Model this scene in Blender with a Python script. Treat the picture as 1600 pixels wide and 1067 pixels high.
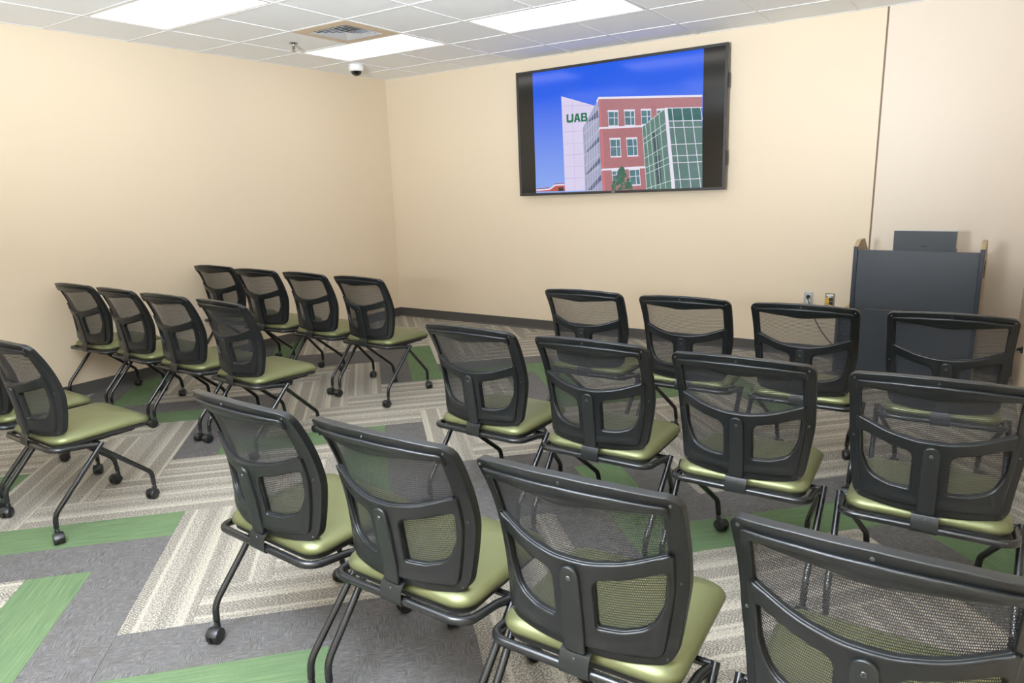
import bpy, bmesh, math, random
import numpy as np
from mathutils import Matrix, Vector

# ------------------------------------------------------------------ scene, camera, world, exposure
for o in list(bpy.data.objects):
    bpy.data.objects.remove(o, do_unlink=True)
SC = bpy.context.scene
COL = SC.collection
SC.view_settings.view_transform = 'Standard'
SC.view_settings.look = 'None'
SC.view_settings.gamma = 1.0
SC.view_settings.use_curve_mapping = False
SC.view_settings.exposure = -0.60
SC.cycles.max_bounces = 12
SC.cycles.diffuse_bounces = 6
SC.cycles.transparent_max_bounces = 24

CAM_RIGHT = (0.836124, 0.547634, -0.031526)
CAM_UP = (-0.095739, 0.202281, 0.974637)
CAM_FWD = (-0.540121, 0.811899, -0.221562)
CAM_POS = (5.735006, -6.192800, 1.517756)
cam = bpy.data.cameras.new('camera')
cam_o = bpy.data.objects.new('camera', cam)
COL.objects.link(cam_o)
cam_o.matrix_world = Matrix(((CAM_RIGHT[0], CAM_UP[0], -CAM_FWD[0], CAM_POS[0]),
                             (CAM_RIGHT[1], CAM_UP[1], -CAM_FWD[1], CAM_POS[1]),
                             (CAM_RIGHT[2], CAM_UP[2], -CAM_FWD[2], CAM_POS[2]),
                             (0, 0, 0, 1)))
cam.sensor_width = 36.0
cam.lens = 24.3106
cam.clip_start = 0.05
SC.camera = cam_o

wd = bpy.data.worlds.new('world'); SC.world = wd
wd.use_nodes = True
wd.node_tree.nodes['Background'].inputs[0].default_value = (0.9, 0.95, 1.0, 1)
wd.node_tree.nodes['Background'].inputs[1].default_value = 0.3

LAMP_STRENGTH = 5.0        # troffer diffusers, the room's own lamps

# the photographer's flash beside the camera, bounced off the ceiling
fl = bpy.data.lights.new('camera_flash', 'AREA')
fl.shape = 'DISK'; fl.size = 0.5; fl.energy = 1050.0; fl.color = (0.85, 0.925, 1.0); fl.spread = math.radians(142)
fl_o = bpy.data.objects.new('camera_flash', fl); COL.objects.link(fl_o)
fl_o.location = (4.7, -6.9, 1.6)
fl_o.rotation_euler = Vector((-0.18, 0.60, 1.0)).to_track_quat('-Z', 'Y').to_euler()

# ------------------------------------------------------------------ helpers
def lin(c):
    def f(x):
        x /= 255.0
        return x / 12.92 if x <= 0.04045 else ((x + 0.055) / 1.055) ** 2.4
    return (f(c[0]), f(c[1]), f(c[2]), 1.0)

class NT:
    """small node helper"""
    def __init__(self, name):
        self.m = bpy.data.materials.new(name)
        self.m.use_nodes = True
        self.t = self.m.node_tree
        self.t.nodes.clear()
        self.out = self.t.nodes.new('ShaderNodeOutputMaterial')
    def n(self, kind, **kw):
        nd = self.t.nodes.new(kind)
        for k, v in kw.items():
            if k.startswith('i_'):
                key = k[2:].replace('_', ' ')
                nd.inputs[key].default_value = v
            else:
                setattr(nd, k, v)
        return nd
    def link(self, a, b):
        self.t.links.new(a, b)
    def put(self, v, sock):
        if hasattr(v, 'links'):
            self.link(v, sock)
        else:
            sock.default_value = v
    def math(self, op, a, b=None, c=None, clamp=False):
        nd = self.t.nodes.new('ShaderNodeMath'); nd.operation = op; nd.use_clamp = clamp
        for i, v in enumerate((a, b, c)):
            if v is not None:
                self.put(v, nd.inputs[i])
        return nd.outputs[0]
    def mix(self, fac, a, b):
        nd = self.t.nodes.new('ShaderNodeMix'); nd.data_type = 'RGBA'
        self.put(fac, nd.inputs['Factor']); self.put(a, nd.inputs['A']); self.put(b, nd.inputs['B'])
        return [s for s in nd.outputs if s.type == 'RGBA'][0]
    def coord(self):
        tc = self.t.nodes.new('ShaderNodeTexCoord')
        return tc.outputs['Object']
    def sep(self, v):
        s = self.t.nodes.new('ShaderNodeSeparateXYZ'); self.link(v, s.inputs[0])
        return s.outputs[0], s.outputs[1], s.outputs[2]
    def comb(self, x, y, z=0.0):
        s = self.t.nodes.new('ShaderNodeCombineXYZ')
        self.put(x, s.inputs[0]); self.put(y, s.inputs[1]); self.put(z, s.inputs[2])
        return s.outputs[0]
    def noise(self, vec, scale, detail=2.0, rough=0.5):
        nd = self.t.nodes.new('ShaderNodeTexNoise')
        nd.inputs['Scale'].default_value = scale; nd.inputs['Detail'].default_value = detail
        nd.inputs['Roughness'].default_value = rough
        if vec is not None:
            self.link(vec, nd.inputs['Vector'])
        return nd.outputs[0]
    def ramp(self, fac, stops):
        nd = self.t.nodes.new('ShaderNodeValToRGB')
        cr = nd.color_ramp
        while len(cr.elements) < len(stops):
            cr.elements.new(0.5)
        for e, (p, c) in zip(cr.elements, stops):
            e.position = p; e.color = c
        self.link(fac, nd.inputs[0])
        return nd.outputs[0]
    def bsdf(self, color, rough=0.5, metal=0.0, spec=0.5, bump=None, bstr=0.2, bdist=0.002, **kw):
        b = self.t.nodes.new('ShaderNodeBsdfPrincipled')
        self.put(color, b.inputs['Base Color']); self.put(rough, b.inputs['Roughness'])
        self.put(metal, b.inputs['Metallic']); b.inputs['Specular IOR Level'].default_value = spec
        for k, v in kw.items():
            self.put(v, b.inputs[k])
        if bump is not None:
            bn = self.t.nodes.new('ShaderNodeBump')
            bn.inputs['Strength'].default_value = bstr; bn.inputs['Distance'].default_value = bdist
            self.link(bump, bn.inputs['Height']); self.link(bn.outputs[0], b.inputs['Normal'])
        self.link(b.outputs[0], self.out.inputs[0])
        return b

def simple(name, rgb, rough=0.5, metal=0.0, spec=0.5, grain=None, gamt=0.08, bstr=0.0, **kw):
    t = NT(name)
    c = lin(rgb)
    if grain:
        nz = t.noise(t.coord(), grain, 3.0)
        dark = tuple(x * (1 - gamt) for x in c[:3]) + (1,)
        lite = tuple(min(1, x * (1 + gamt)) for x in c[:3]) + (1,)
        col = t.mix(nz, dark, lite)
        t.bsdf(col, rough, metal, spec, bump=nz if bstr else None, bstr=bstr, **kw)
    else:
        t.bsdf(c, rough, metal, spec, **kw)
    return t.m

def mesh_obj(name, verts, faces, mat=None, parent=None, smooth=False, loc=None, sharp=None):
    me = bpy.data.meshes.new(name)
    me.from_pydata([tuple(v) for v in verts], [], faces)
    me.update()
    if smooth:
        me.polygons.foreach_set('use_smooth', [True] * len(me.polygons))
        if sharp:
            me.set_sharp_from_angle(angle=math.radians(sharp))
    if mat is not None:
        me.materials.append(mat)
    o = bpy.data.objects.new(name, me)
    COL.objects.link(o)
    if parent is not None:
        o.parent = parent
    if loc is not None:
        o.location = loc
    return o

class MB:
    """collects shapes into one mesh"""
    def __init__(self):
        self.v = []; self.f = []; self.mi = []
    def add(self, verts, faces, mi=0):
        b = len(self.v)
        self.v += [tuple(p) for p in verts]
        self.f += [tuple(i + b for i in f) for f in faces]
        self.mi += [mi] * len(faces)
        return self
    def box(self, x0, x1, y0, y1, z0, z1, mi=0, ch=0.0):
        if ch <= 0:
            v = [(x0, y0, z0), (x1, y0, z0), (x1, y1, z0), (x0, y1, z0), (x0, y0, z1), (x1, y0, z1), (x1, y1, z1), (x0, y1, z1)]
            f = [(0, 3, 2, 1), (4, 5, 6, 7), (0, 1, 5, 4), (1, 2, 6, 5), (2, 3, 7, 6), (3, 0, 4, 7)]
            return self.add(v, f, mi)
        bm = bmesh.new()
        bmesh.ops.create_cube(bm, size=1)
        for q in bm.verts:
            q.co = Vector(((x0 + x1) / 2 + q.co.x * (x1 - x0), (y0 + y1) / 2 + q.co.y * (y1 - y0), (z0 + z1) / 2 + q.co.z * (z1 - z0)))
        bmesh.ops.bevel(bm, geom=list(bm.edges), offset=ch, segments=2, profile=0.5, affect='EDGES')
        bm.verts.index_update()
        self.add([q.co[:] for q in bm.verts], [[q.index for q in f.verts] for f in bm.faces], mi)
        bm.free()
        return self
    def tube(self, path, r, seg=10, mi=0, cap=True):
        path = [Vector(p) for p in path]
        n = len(path)
        t0 = (path[1] - path[0]).normalized()
        ref = Vector((0, 0, 1)) if abs(t0.z) < 0.9 else Vector((1, 0, 0))
        nrm = (ref - t0 * ref.dot(t0)).normalized()
        verts = []; faces = []
        for i in range(n):
            if i == 0: t = t0
            elif i == n - 1: t = (path[-1] - path[-2]).normalized()
            else: t = ((path[i + 1] - path[i]).normalized() + (path[i] - path[i - 1]).normalized()).normalized()
            nrm = (nrm - t * nrm.dot(t)).normalized()
            bi = t.cross(nrm)
            rr = r[i] if isinstance(r, (list, tuple)) else r
            for k in range(seg):
                a = 2 * math.pi * k / seg
                verts.append(path[i] + (nrm * math.cos(a) + bi * math.sin(a)) * rr)
        for i in range(n - 1):
            for k in range(seg):
                k2 = (k + 1) % seg
                faces.append((i * seg + k, i * seg + k2, (i + 1) * seg + k2, (i + 1) * seg + k))
        if cap:
            faces.append(tuple(range(seg))[::-1]); faces.append(tuple((n - 1) * seg + k for k in range(seg)))
        return self.add(verts, faces, mi)
    def lathe(self, prof, origin=(0, 0, 0), axis='z', seg=20, mi=0):
        """prof: list of (radius, height) from bottom to top"""
        verts = []; faces = []
        for (r, h) in prof:
            for k in range(seg):
                a = 2 * math.pi * k / seg
                p = (r * math.cos(a), r * math.sin(a), h)
                if axis == 'x': p = (p[2], p[0], p[1])
                elif axis == 'y': p = (p[1], p[2], p[0])
                verts.append((origin[0] + p[0], origin[1] + p[1], origin[2] + p[2]))
        for i in range(len(prof) - 1):
            for k in range(seg):
                k2 = (k + 1) % seg
                faces.append((i * seg + k, i * seg + k2, (i + 1) * seg + k2, (i + 1) * seg + k))
        faces.append(tuple(range(seg))[::-1]); faces.append(tuple((len(prof) - 1) * seg + k for k in range(seg)))
        return self.add(verts, faces, mi)
    def loft(self, rings, mi=0, cap=True):
        n = len(rings[0]); verts = [p for r in rings for p in r]; faces = []
        for i in range(len(rings) - 1):
            for k in range(n):
                k2 = (k + 1) % n
                faces.append((i * n + k, i * n + k2, (i + 1) * n + k2, (i + 1) * n + k))
        if cap:
            faces.append(tuple(range(n))[::-1]); faces.append(tuple((len(rings) - 1) * n + k for k in range(n)))
        return self.add(verts, faces, mi)
    def obj(self, name, mats, parent=None, smooth=False, loc=None, sharp=None):
        o = mesh_obj(name, self.v, self.f, None, parent, smooth, loc, sharp)
        for m in (mats if isinstance(mats, (list, tuple)) else [mats]):
            o.data.materials.append(m)
        o.data.polygons.foreach_set('material_index', self.mi)
        return o

def fillet(points, radii, seg=6, closed=True):
    """round the corners of a 2-D/3-D polyline"""
    P = [Vector(p) for p in points]; n = len(P); out = []
    for i in range(n):
        if not closed and i in (0, n - 1):
            out.append(P[i]); continue
        a, b, c = P[i - 1], P[i], P[(i + 1) % n]
        r = radii[i] if isinstance(radii, (list, tuple)) else radii
        d1 = (a - b); d2 = (c - b); l1, l2 = d1.length, d2.length
        d1.normalize(); d2.normalize()
        ang = d1.angle(d2)
        if r <= 1e-6 or ang > math.pi - 1e-3:
            out.append(b); continue
        t = min(r / math.tan(ang / 2), l1 * 0.49, l2 * 0.49)
        p1 = b + d1 * t; p2 = b + d2 * t
        for k in range(seg + 1):
            s = k / seg
            w = math.sin(ang / 2)                       # rational weight: a true circular arc
            den = (1 - s) ** 2 + 2 * w * s * (1 - s) + s * s
            out.append((p1 * (1 - s) ** 2 + b * (2 * w * s * (1 - s)) + p2 * (s * s)) / den)
    return out

def empty(name, loc=(0, 0, 0), rz=0.0):
    o = bpy.data.objects.new(name, None)
    o.empty_display_size = 0.1
    o.location = loc; o.rotation_euler = (0, 0, rz)
    COL.objects.link(o)
    return o

def tag(o, label=None, cat=None, group=None, kind=None):
    if label: o['label'] = label
    if cat: o['category'] = cat
    if group: o['group'] = group
    if kind: o['kind'] = kind
    return o

# ------------------------------------------------------------------ dimensions
H = 2.7163
TILE = 0.6096
OX, OY = 0.5860, 1.1110          # first ceiling grid lines from the left and back walls
RX, RY = 6.09, -7.90             # right wall, rear wall
LIGHTS = [(0, 0), (0, 3), (3, 0), (3, 3), (6, 0), (6, 3), (0, 6), (3, 6), (6, 6), (0, 9), (3, 9), (6, 9)]

# ------------------------------------------------------------------ materials
def mat_wall(name, rgb):
    t = NT(name)
    co = t.coord()
    nz = t.noise(co, 260.0, 2.0)
    big = t.noise(co, 1.3, 2.0)
    c = lin(rgb)
    col = t.mix(big, tuple(x * 0.985 for x in c[:3]) + (1,), tuple(min(1, x * 1.015) for x in c[:3]) + (1,))
    t.bsdf(col, 0.42, 0, 0.35, bump=nz, bstr=0.08, bdist=0.001)
    return t.m
M_WALL = mat_wall('wall_paint_beige', (217, 202, 179))
M_WALL_R = mat_wall('wall_paint_pale', (216, 203, 187))
M_JOINT = simple('joint_filler_tan', (126, 104, 84), 0.6, grain=60)
M_BASE = simple('baseboard_vinyl_charcoal', (66, 63, 61), 0.5, grain=40, gamt=0.05)

def mat_ceiling():
    t = NT('ceiling_tile_white')
    co = t.coord()
    nz = t.noise(co, 180.0, 4.0, 0.7)
    col = t.ramp(nz, [(0.25, lin((236, 239, 244))), (0.6, lin((249, 251, 254)))])
    t.bsdf(col, 0.85, 0, 0.2, bump=nz, bstr=0.25, bdist=0.002)
    return t.m
M_TILE = mat_ceiling()
M_GRID = simple('ceiling_grid_white', (236, 236, 236), 0.45, grain=30, gamt=0.02)

def mat_emit(name, rgb, strength):
    t = NT(name)
    e = t.n('ShaderNodeEmission')
    e.inputs[0].default_value = rgb; e.inputs[1].default_value = strength
    t.link(e.outputs[0], t.out.inputs[0])
    return t.m
M_LAMP = mat_emit('lamp_diffuser', (1.0, 0.955, 0.88, 1), LAMP_STRENGTH)

def plank_coords(t):
    co = t.coord()
    x, y, z = t.sep(co)
    oi = t.t.nodes.new('ShaderNodeObjectInfo')
    r = oi.outputs['Random']
    return x, y, r
def mat_carpet_green():
    t = NT('carpet_green')
    x, y, r = plank_coords(t)
    xs = t.math('ADD', x, t.math('MULTIPLY', r, 37.0))
    streak = t.noise(t.comb(t.math('MULTIPLY', xs, 4.0), t.math('MULTIPLY', y, 300.0)), 1.0, 3.0, 0.7)
    tuft = t.noise(t.comb(t.math('MULTIPLY', xs, 300.0), t.math('MULTIPLY', y, 420.0)), 1.0, 2.0)
    col = t.ramp(streak, [(0.25, lin((64, 91, 70))), (0.42, lin((83, 104, 74))), (0.55, lin((97, 115, 83))), (0.72, lin((119, 134, 97)))])
    col = t.mix(t.math('MULTIPLY', t.math('SUBTRACT', 0.62, tuft), 1.3, clamp=True), col, lin((54, 74, 57)))
    h = t.math('ADD', streak, tuft)
    t.bsdf(col, 0.95, 0, 0.1, bump=h, bstr=0.5, bdist=0.002)
    return t.m
def mat_carpet_dark():
    t = NT('carpet_charcoal')
    x, y, r = plank_coords(t)
    xs = t.math('ADD', x, t.math('MULTIPLY', r, 41.0))
    ch = t.n('ShaderNodeTexVoronoi'); ch.feature = 'F1'; ch.distance = 'CHEBYCHEV'
    ch.inputs['Scale'].default_value = 1.0
    t.link(t.comb(t.math('MULTIPLY', xs, 18.0), t.math('MULTIPLY', y, 18.0)), ch.inputs['Vector'])
    sx, sy, sz = t.sep(ch.outputs['Color'])
    side = t.math('GREATER_THAN', sx, 0.5)
    a = t.noise(t.comb(t.math('MULTIPLY', xs, 22.0), t.math('MULTIPLY', y, 330.0)), 1.0, 3.0, 0.65)
    b = t.noise(t.comb(t.math('MULTIPLY', xs, 330.0), t.math('MULTIPLY', y, 22.0)), 1.0, 3.0, 0.65)
    w = t.math('ADD', t.math('MULTIPLY', a, side), t.math('MULTIPLY', b, t.math('SUBTRACT', 1.0, side)))
    tuft = t.noise(t.comb(t.math('MULTIPLY', xs, 380.0), t.math('MULTIPLY', y, 380.0)), 1.0, 2.0)
    f = t.math('ADD', t.math('MULTIPLY', w, 0.55), t.math('MULTIPLY', tuft, 0.45))
    col = t.ramp(f, [(0.34, lin((50, 49, 50))), (0.5, lin((88, 86, 85))), (0.66, lin((123, 121, 120)))])
    patch = t.math('GREATER_THAN', sy, 0.86)
    col = t.mix(t.math('MULTIPLY', patch, 0.35), col, lin((80, 76, 72)))
    t.bsdf(col, 0.95, 0, 0.1, bump=f, bstr=0.6, bdist=0.003)
    return t.m
def mat_carpet_beige():
    t = NT('carpet_beige')
    x, y, r = plank_coords(t)
    xs = t.math('ADD', x, t.math('MULTIPLY', r, 31.0))
    # v runs across the plank 0..1, shifted a little plank by plank
    v = t.math('FRACT', t.math('ADD', t.math('ADD', t.math('DIVIDE', y, 0.2488), 0.5), t.math('MULTIPLY', r, 3.7)))
    def band(c, hw, soft=0.008):
        d = t.math('ABSOLUTE', t.math('SUBTRACT', v, c))
        return t.math('SUBTRACT', 1.0, t.math('DIVIDE', t.math('SUBTRACT', d, hw), soft), clamp=True)
    cream = t.math('MAXIMUM', t.math('MAXIMUM', band(0.21, 0.026), band(0.585, 0.030)), t.math('MULTIPLY', band(0.66, 0.030), 0.7))
    dash_zone = t.math('MAXIMUM', band(0.395, 0.13), band(0.88, 0.08))
    zig = t.math('ABSOLUTE', t.math('SUBTRACT', v, 0.395))
    ph = t.math('ADD', t.math('MULTIPLY', xs, 74.0), t.math('MULTIPLY', zig, 15.0))
    wob = t.noise(t.comb(t.math('MULTIPLY', xs, 90.0), t.math('MULTIPLY', y, 90.0)), 1.0, 2.0)
    wav = t.math('SUBTRACT', t.math('SINE', t.math('MULTIPLY', ph, 6.2832)), t.math('MULTIPLY', t.math('SUBTRACT', wob, 0.5), 2.2))
    dash = t.math('MULTIPLY', t.math('MULTIPLY', t.math('ADD', wav, 0.35), 1.6, clamp=True), dash_zone)
    tuft = t.noise(t.comb(t.math('MULTIPLY', xs, 120.0), t.math('MULTIPLY', y, 170.0)), 1.0, 3.0, 0.85)
    long_ = t.noise(t.comb(t.math('MULTIPLY', xs, 14.0), t.math('MULTIPLY', y, 60.0)), 1.0, 2.0)
    col = t.ramp(tuft, [(0.36, lin((70, 66, 61))), (0.48, lin((132, 126, 117))), (0.58, lin((184, 179, 168)))])
    col = t.mix(t.math('MULTIPLY', long_, 0.08), col, lin((134, 129, 122)))
    col = t.mix(t.math('MULTIPLY', dash, 0.6), col, lin((92, 87, 81)))
    crm = t.ramp(tuft, [(0.36, lin((140, 134, 122))), (0.58, lin((190, 184, 169)))])
    col = t.mix(t.math('MULTIPLY', cream, 0.78), col, crm)
    h = t.math('SUBTRACT', tuft, t.math('MULTIPLY', dash, 0.5))
    t.bsdf(col, 0.95, 0, 0.1, bump=h, bstr=0.6, bdist=0.003)
    return t.m
M_CARPET = {'G': mat_carpet_green(), 'D': mat_carpet_dark(), 'B': mat_carpet_beige()}
M_SLAB = simple('carpet_backing', (70, 68, 66), 1.35, grain=80)

M_PLASTIC = simple('chair_plastic_black', (17, 20, 22), 0.35, 0, 0.42, grain=900, gamt=0.12, bstr=0.05)
M_SPINE = simple('chair_spine_black', (19, 23, 24), 0.42, 0, 0.5, grain=700, gamt=0.1)
M_TUBE = simple('chair_tube_black', (27, 29, 31), 0.24, 0.2, 0.6, grain=50, gamt=0.08)
M_CASTER = simple('caster_rubber', (22, 24, 26), 0.4, 0, 0.5, grain=120)
M_SCREW = simple('screw_steel', (84, 86, 88), 0.38, 0.8, 0.5, grain=300)
M_PAN = simple('seat_pan_black', (26, 27, 28), 0.6, grain=200)

def mat_vinyl():
    t = NT('seat_vinyl_green')
    co = t.coord()
    nz = t.noise(co, 420.0, 3.0, 0.6)
    sm = t.noise(co, 9.0, 2.0)
    col = t.mix(sm, lin((102, 106, 72)), lin((116, 119, 84)))
    t.bsdf(col, t.math('ADD', 0.36, t.math('MULTIPLY', nz, 0.08)), 0.55, 0.5, bump=nz, bstr=0.06, bdist=0.001)
    return t.m
M_VINYL = mat_vinyl()

def mat_meshfabric():
    t = NT('chair_mesh_fabric')
    x, y, z = t.sep(t.coord())
    X = t.math('DIVIDE', x, 0.0034); Z = t.math('DIVIDE', z, 0.0066)
    row = t.math('FLOOR', Z)
    off = t.math('MULTIPLY', t.math('FLOORED_MODULO', row, 2.0), 0.5)
    fx = t.math('DIVIDE', t.math('SUBTRACT', t.math('FRACT', t.math('ADD', X, off)), 0.5), 0.358)
    fz = t.math('DIVIDE', t.math('SUBTRACT', t.math('FRACT', Z), 0.5), 0.44)
    d = t.math('ADD', t.math('MULTIPLY', fx, fx), t.math('MULTIPLY', fz, fz))
    thread = t.math('GREATER_THAN', d, 1.0)
    b = t.bsdf(lin((42, 44, 48)), 0.45, 0, 0.5)
    tr = t.n('ShaderNodeBsdfTransparent')
    mx = t.n('ShaderNodeMixShader')
    t.link(thread, mx.inputs[0]); t.link(tr.outputs[0], mx.inputs[1]); t.link(b.outputs[0], mx.inputs[2])
    t.link(mx.outputs[0], t.out.inputs[0])
    return t.m
M_MESH = mat_meshfabric()

M_LAM = simple('lectern_laminate_black', (36, 42, 49), 0.42, 0, 0.5, grain=70, gamt=0.08)
M_LAM_EDGE = simple('lectern_edge_black', (40, 46, 56), 0.25, 0, 0.6, grain=60)
M_WOOD = simple('lectern_side_tan', (168, 148, 116), 0.4, 0, 0.4, grain=14, gamt=0.1)
M_LAPTOP = simple('laptop_dark_grey', (72, 76, 79), 0.42, 0.2, 0.5, grain=200)
M_ALU = simple('laptop_edge_silver', (200, 204, 206), 0.35, 0.4, 0.5, grain=100)
M_BEZEL = simple('screen_bezel_black', (46, 46, 46), 0.35, 0, 0.5, grain=100)
M_STEEL = simple('stainless_plate', (190, 192, 194), 0.35, 0.7, 0.5, grain=200)
M_BRONZE = simple('nickel_plate', (140, 132, 116), 0.35, 0.6, 0.5, grain=200)
M_WHITE = simple('white_plastic', (232, 233, 234), 0.4, grain=100, gamt=0.03)
M_BLACK = simple('black_plastic', (22, 22, 23), 0.45, grain=100)
M_YELLOW = simple('yellow_jack', (240, 196, 20), 0.45, grain=100)
M_RED = simple('red_jack', (176, 40, 30), 0.45, grain=100)
M_CREAM = simple('diffuser_trim_tan', (216, 197, 172), 0.5, grain=60, gamt=0.04)
M_VENT = simple('diffuser_blade_grey', (196, 198, 202), 0.45, grain=60, gamt=0.04)
M_VOID = simple('vent_shade_black', (14, 14, 15), 0.9, grain=30)  # near-black colour stands in for the shade deep inside the vent
M_CHROME = simple('sprinkler_chrome', (180, 178, 174), 0.25, 1.35, grain=200)
M_DOME = simple('camera_dome_smoked', (16, 17, 19), 0.08, 0, 0.7, grain=20)

# ------------------------------------------------------------------ room shell
W = 0.15
SEAM = 5.066
mb = MB().box(-W, SEAM - 0.007, 0, W, -0.03, H + 0.25).box(SEAM + 0.007, RX + W, 0, W, -0.03, H + 0.25, 1)
tag(mb.obj('wall_back', [M_WALL, M_WALL_R]), kind='structure')
tag(MB().box(SEAM - 0.007, SEAM + 0.007, 0.010, W - 0.02, 0.0, H).obj('trim_1', M_JOINT), kind='structure')
tag(MB().box(-W, 0, RY, 0, -0.03, H + 0.25).obj('wall_left', M_WALL), kind='structure')
tag(MB().box(RX, RX + W, RY, 0, -0.03, H + 0.25).obj('wall_right', M_WALL), kind='structure')
tag(MB().box(-W, RX + W, RY - W, RY, -0.03, H + 0.25).obj('wall_front', M_WALL), kind='structure')
# vinyl cove base: flat face with a rounded toe
def base_prof(h=0.1016):
    return [(0, 0), (0.013, 0), (0.0125, 0.004), (0.008, 0.012), (0.0065, 0.02), (0.0065, h - 0.002), (0.005, h), (0, h)]
def baseboard(name, p0, p1, nrm):
    pr = base_prof()
    r0 = [(p0[0] + nrm[0] * d, p0[1] + nrm[1] * d, z) for d, z in pr]
    r1 = [(p1[0] + nrm[0] * d, p1[1] + nrm[1] * d, z) for d, z in pr]
    tag(MB().loft([r0, r1]).obj(name, M_BASE), kind='structure')
baseboard('baseboard_back', (0, 0), (RX, 0), (0, -1))
baseboard('baseboard_left', (0, RY), (0, -0.0), (1, 0))

# ceiling slab with lay-in tiles, grid bars and lamps
ceil = tag(MB().box(0, RX, RY, 0, H + 0.08, H + 0.2).obj('ceiling', M_TILE), kind='structure')
xl = [0.0] + [OX + i * TILE for i in range(0, 10)]
xl = [x for x in xl if x < RX - 0.03] + [RX]
yl = [0.0] + [-(OY + j * TILE) for j in range(-1, 12)]
yl = [y for y in yl if y > RY + 0.03] + [RY]
VENT = (1, 1)
skip = set()
for (i, j) in LIGHTS:
    skip.add((i + 1, j + 2)); skip.add((i + 2, j + 2))
skip.add((VENT[0] + 1, VENT[1] + 2))
tile_cache = {}
for a in range(len(xl) - 1):
    for b in range(len(yl) - 1):
        if (a, b) in skip:
            continue
        w, d = xl[a + 1] - xl[a], yl[b] - yl[b + 1]
        key = (round(w, 3), round(d, 3))
        g = 0.0045
        cx, cy = (xl[a] + xl[a + 1]) / 2, (yl[b] + yl[b + 1]) / 2
        if key not in tile_cache:
            o = MB().box(-w / 2 + g, w / 2 - g, -d / 2 + g, d / 2 - g, 0.0, 0.015, ch=0.0025).obj('ceiling_tile', M_TILE, ceil)
            tile_cache[key] = o.data
        else:
            o = bpy.data.objects.new('ceiling_tile', tile_cache[key]); COL.objects.link(o); o.parent = ceil
        o.location = (cx, cy, H + 0.002)
# bars are broken where they would cross a lamp
def runs(cuts, lo, hi):
    out, cur = [], lo
    for c0, c1 in sorted(cuts):
        if c0 > cur + 0.01: out.append((cur, c0))
        cur = max(cur, c1)
    if hi > cur + 0.01: out.append((cur, hi))
    return out
for i, x in enumerate(xl[1:-1]):
    cuts = [(-(OY + (lj + 1) * TILE), -(OY + lj * TILE)) for (li, lj) in LIGHTS if li + 1 == i]
    for y0, y1 in runs(cuts, RY, 0):
        MB().box(x - 0.0085, x + 0.0085, y0, y1, H - 0.0035, H + 0.001).obj('grid_bar', M_GRID, ceil)
for y in yl[1:-1]:
    MB().box(0, RX, y - 0.0085, y + 0.0085, H - 0.003, H + 0.0005).obj('grid_bar', M_GRID, ceil)
# wall angle
mb = MB().box(0, RX, -0.02, 0, H - 0.002, H + 0.001).box(0, 0.02, RY, -0.02, H - 0.002, H + 0.001)
mb.obj('wall_angle', M_GRID, ceil)

light_names = {
    (0, 0): 'glowing ceiling light panel beside the tan air vent near the corner',
    (0, 3): 'large glowing ceiling light panel at top left of photo, above left wall',
    (3, 0): 'glowing ceiling light panel above and left of the wall screen, right of the vent',
}
for (i, j) in LIGHTS:
    x0, x1 = OX + i * TILE, OX + (i + 2) * TILE
    y1, y0 = -(OY + j * TILE), -(OY + (j + 1) * TILE)
    e = empty('ceiling_light', ((x0 + x1) / 2, (y0 + y1) / 2, H))
    if (i, j) in light_names:
        tag(e, light_names[(i, j)], 'ceiling light', 'recessed ceiling light panels')
    else:
        tag(e, 'ceiling light panel out of frame, %s row from screen wall, %s' % ({0: 'first', 3: 'second', 6: 'third', 9: 'last'}[j], {0: 'nearest the left wall', 3: 'in the middle', 6: 'nearest the right wall'}[i]), 'ceiling light', 'recessed ceiling light panels')
    hx, hy = (x1 - x0) / 2, (y1 - y0) / 2
    m = MB()
    t_ = 0.018; g = 0.013
    for (a0, a1, b0, b1) in ((-hx + g, hx - g, -hy + g, -hy + g + t_), (-hx + g, hx - g, hy - g - t_, hy - g), (-hx + g, -hx + g + t_, -hy + g + t_, hy - g - t_), (hx - g - t_, hx - g, -hy + g + t_, hy - g - t_)):
        m.box(a0, a1, b0, b1, -0.002, 0.02)
    m.box(-hx + g, hx - g, -hy + g, hy - g, 0.02, 0.06)
    m.obj('frame', M_GRID, e)
    MB().box(-hx + g + t_, hx - g - t_, -hy + g + t_, hy - g - t_, 0.004, 0.014).obj('diffuser', M_LAMP, e)

# square air diffuser with tan trim
vx0, vy1 = OX + VENT[0] * TILE, -(OY + VENT[1] * TILE)
e = tag(empty('air_vent', (vx0 + TILE / 2, vy1 - TILE / 2, H)), 'square ceiling air vent with tan border and grey louvres', 'air vent')
s = TILE / 2 - 0.012
def sq(hw, z): return [(-hw, -hw, z), (hw, -hw, z), (hw, hw, z), (-hw, hw, z)]
MB().loft([sq(s, 0.006), sq(s, -0.004), sq(0.200, -0.006), sq(0.196, 0.004)], cap=False).obj('border', M_CREAM, e)
MB().box(-0.24, 0.24, -0.24, 0.24, 0.07, 0.08).obj('vent_shade_plate', M_VOID, e)  # flat plate above the louvres, its black colour painting the shade up there
for k in range(5):
    a = 0.192 - k * 0.037
    MB().loft([sq(a, -0.009), sq(a - 0.001, -0.011), sq(a - 0.021, -0.003), sq(a - 0.020, -0.001), sq(a, -0.009)], cap=False).obj('louvre', M_VENT, e)
MB().box(-0.012, 0.012, -0.012, 0.012, -0.006, 0.0).obj('centre_cap', M_VENT, e)

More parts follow.
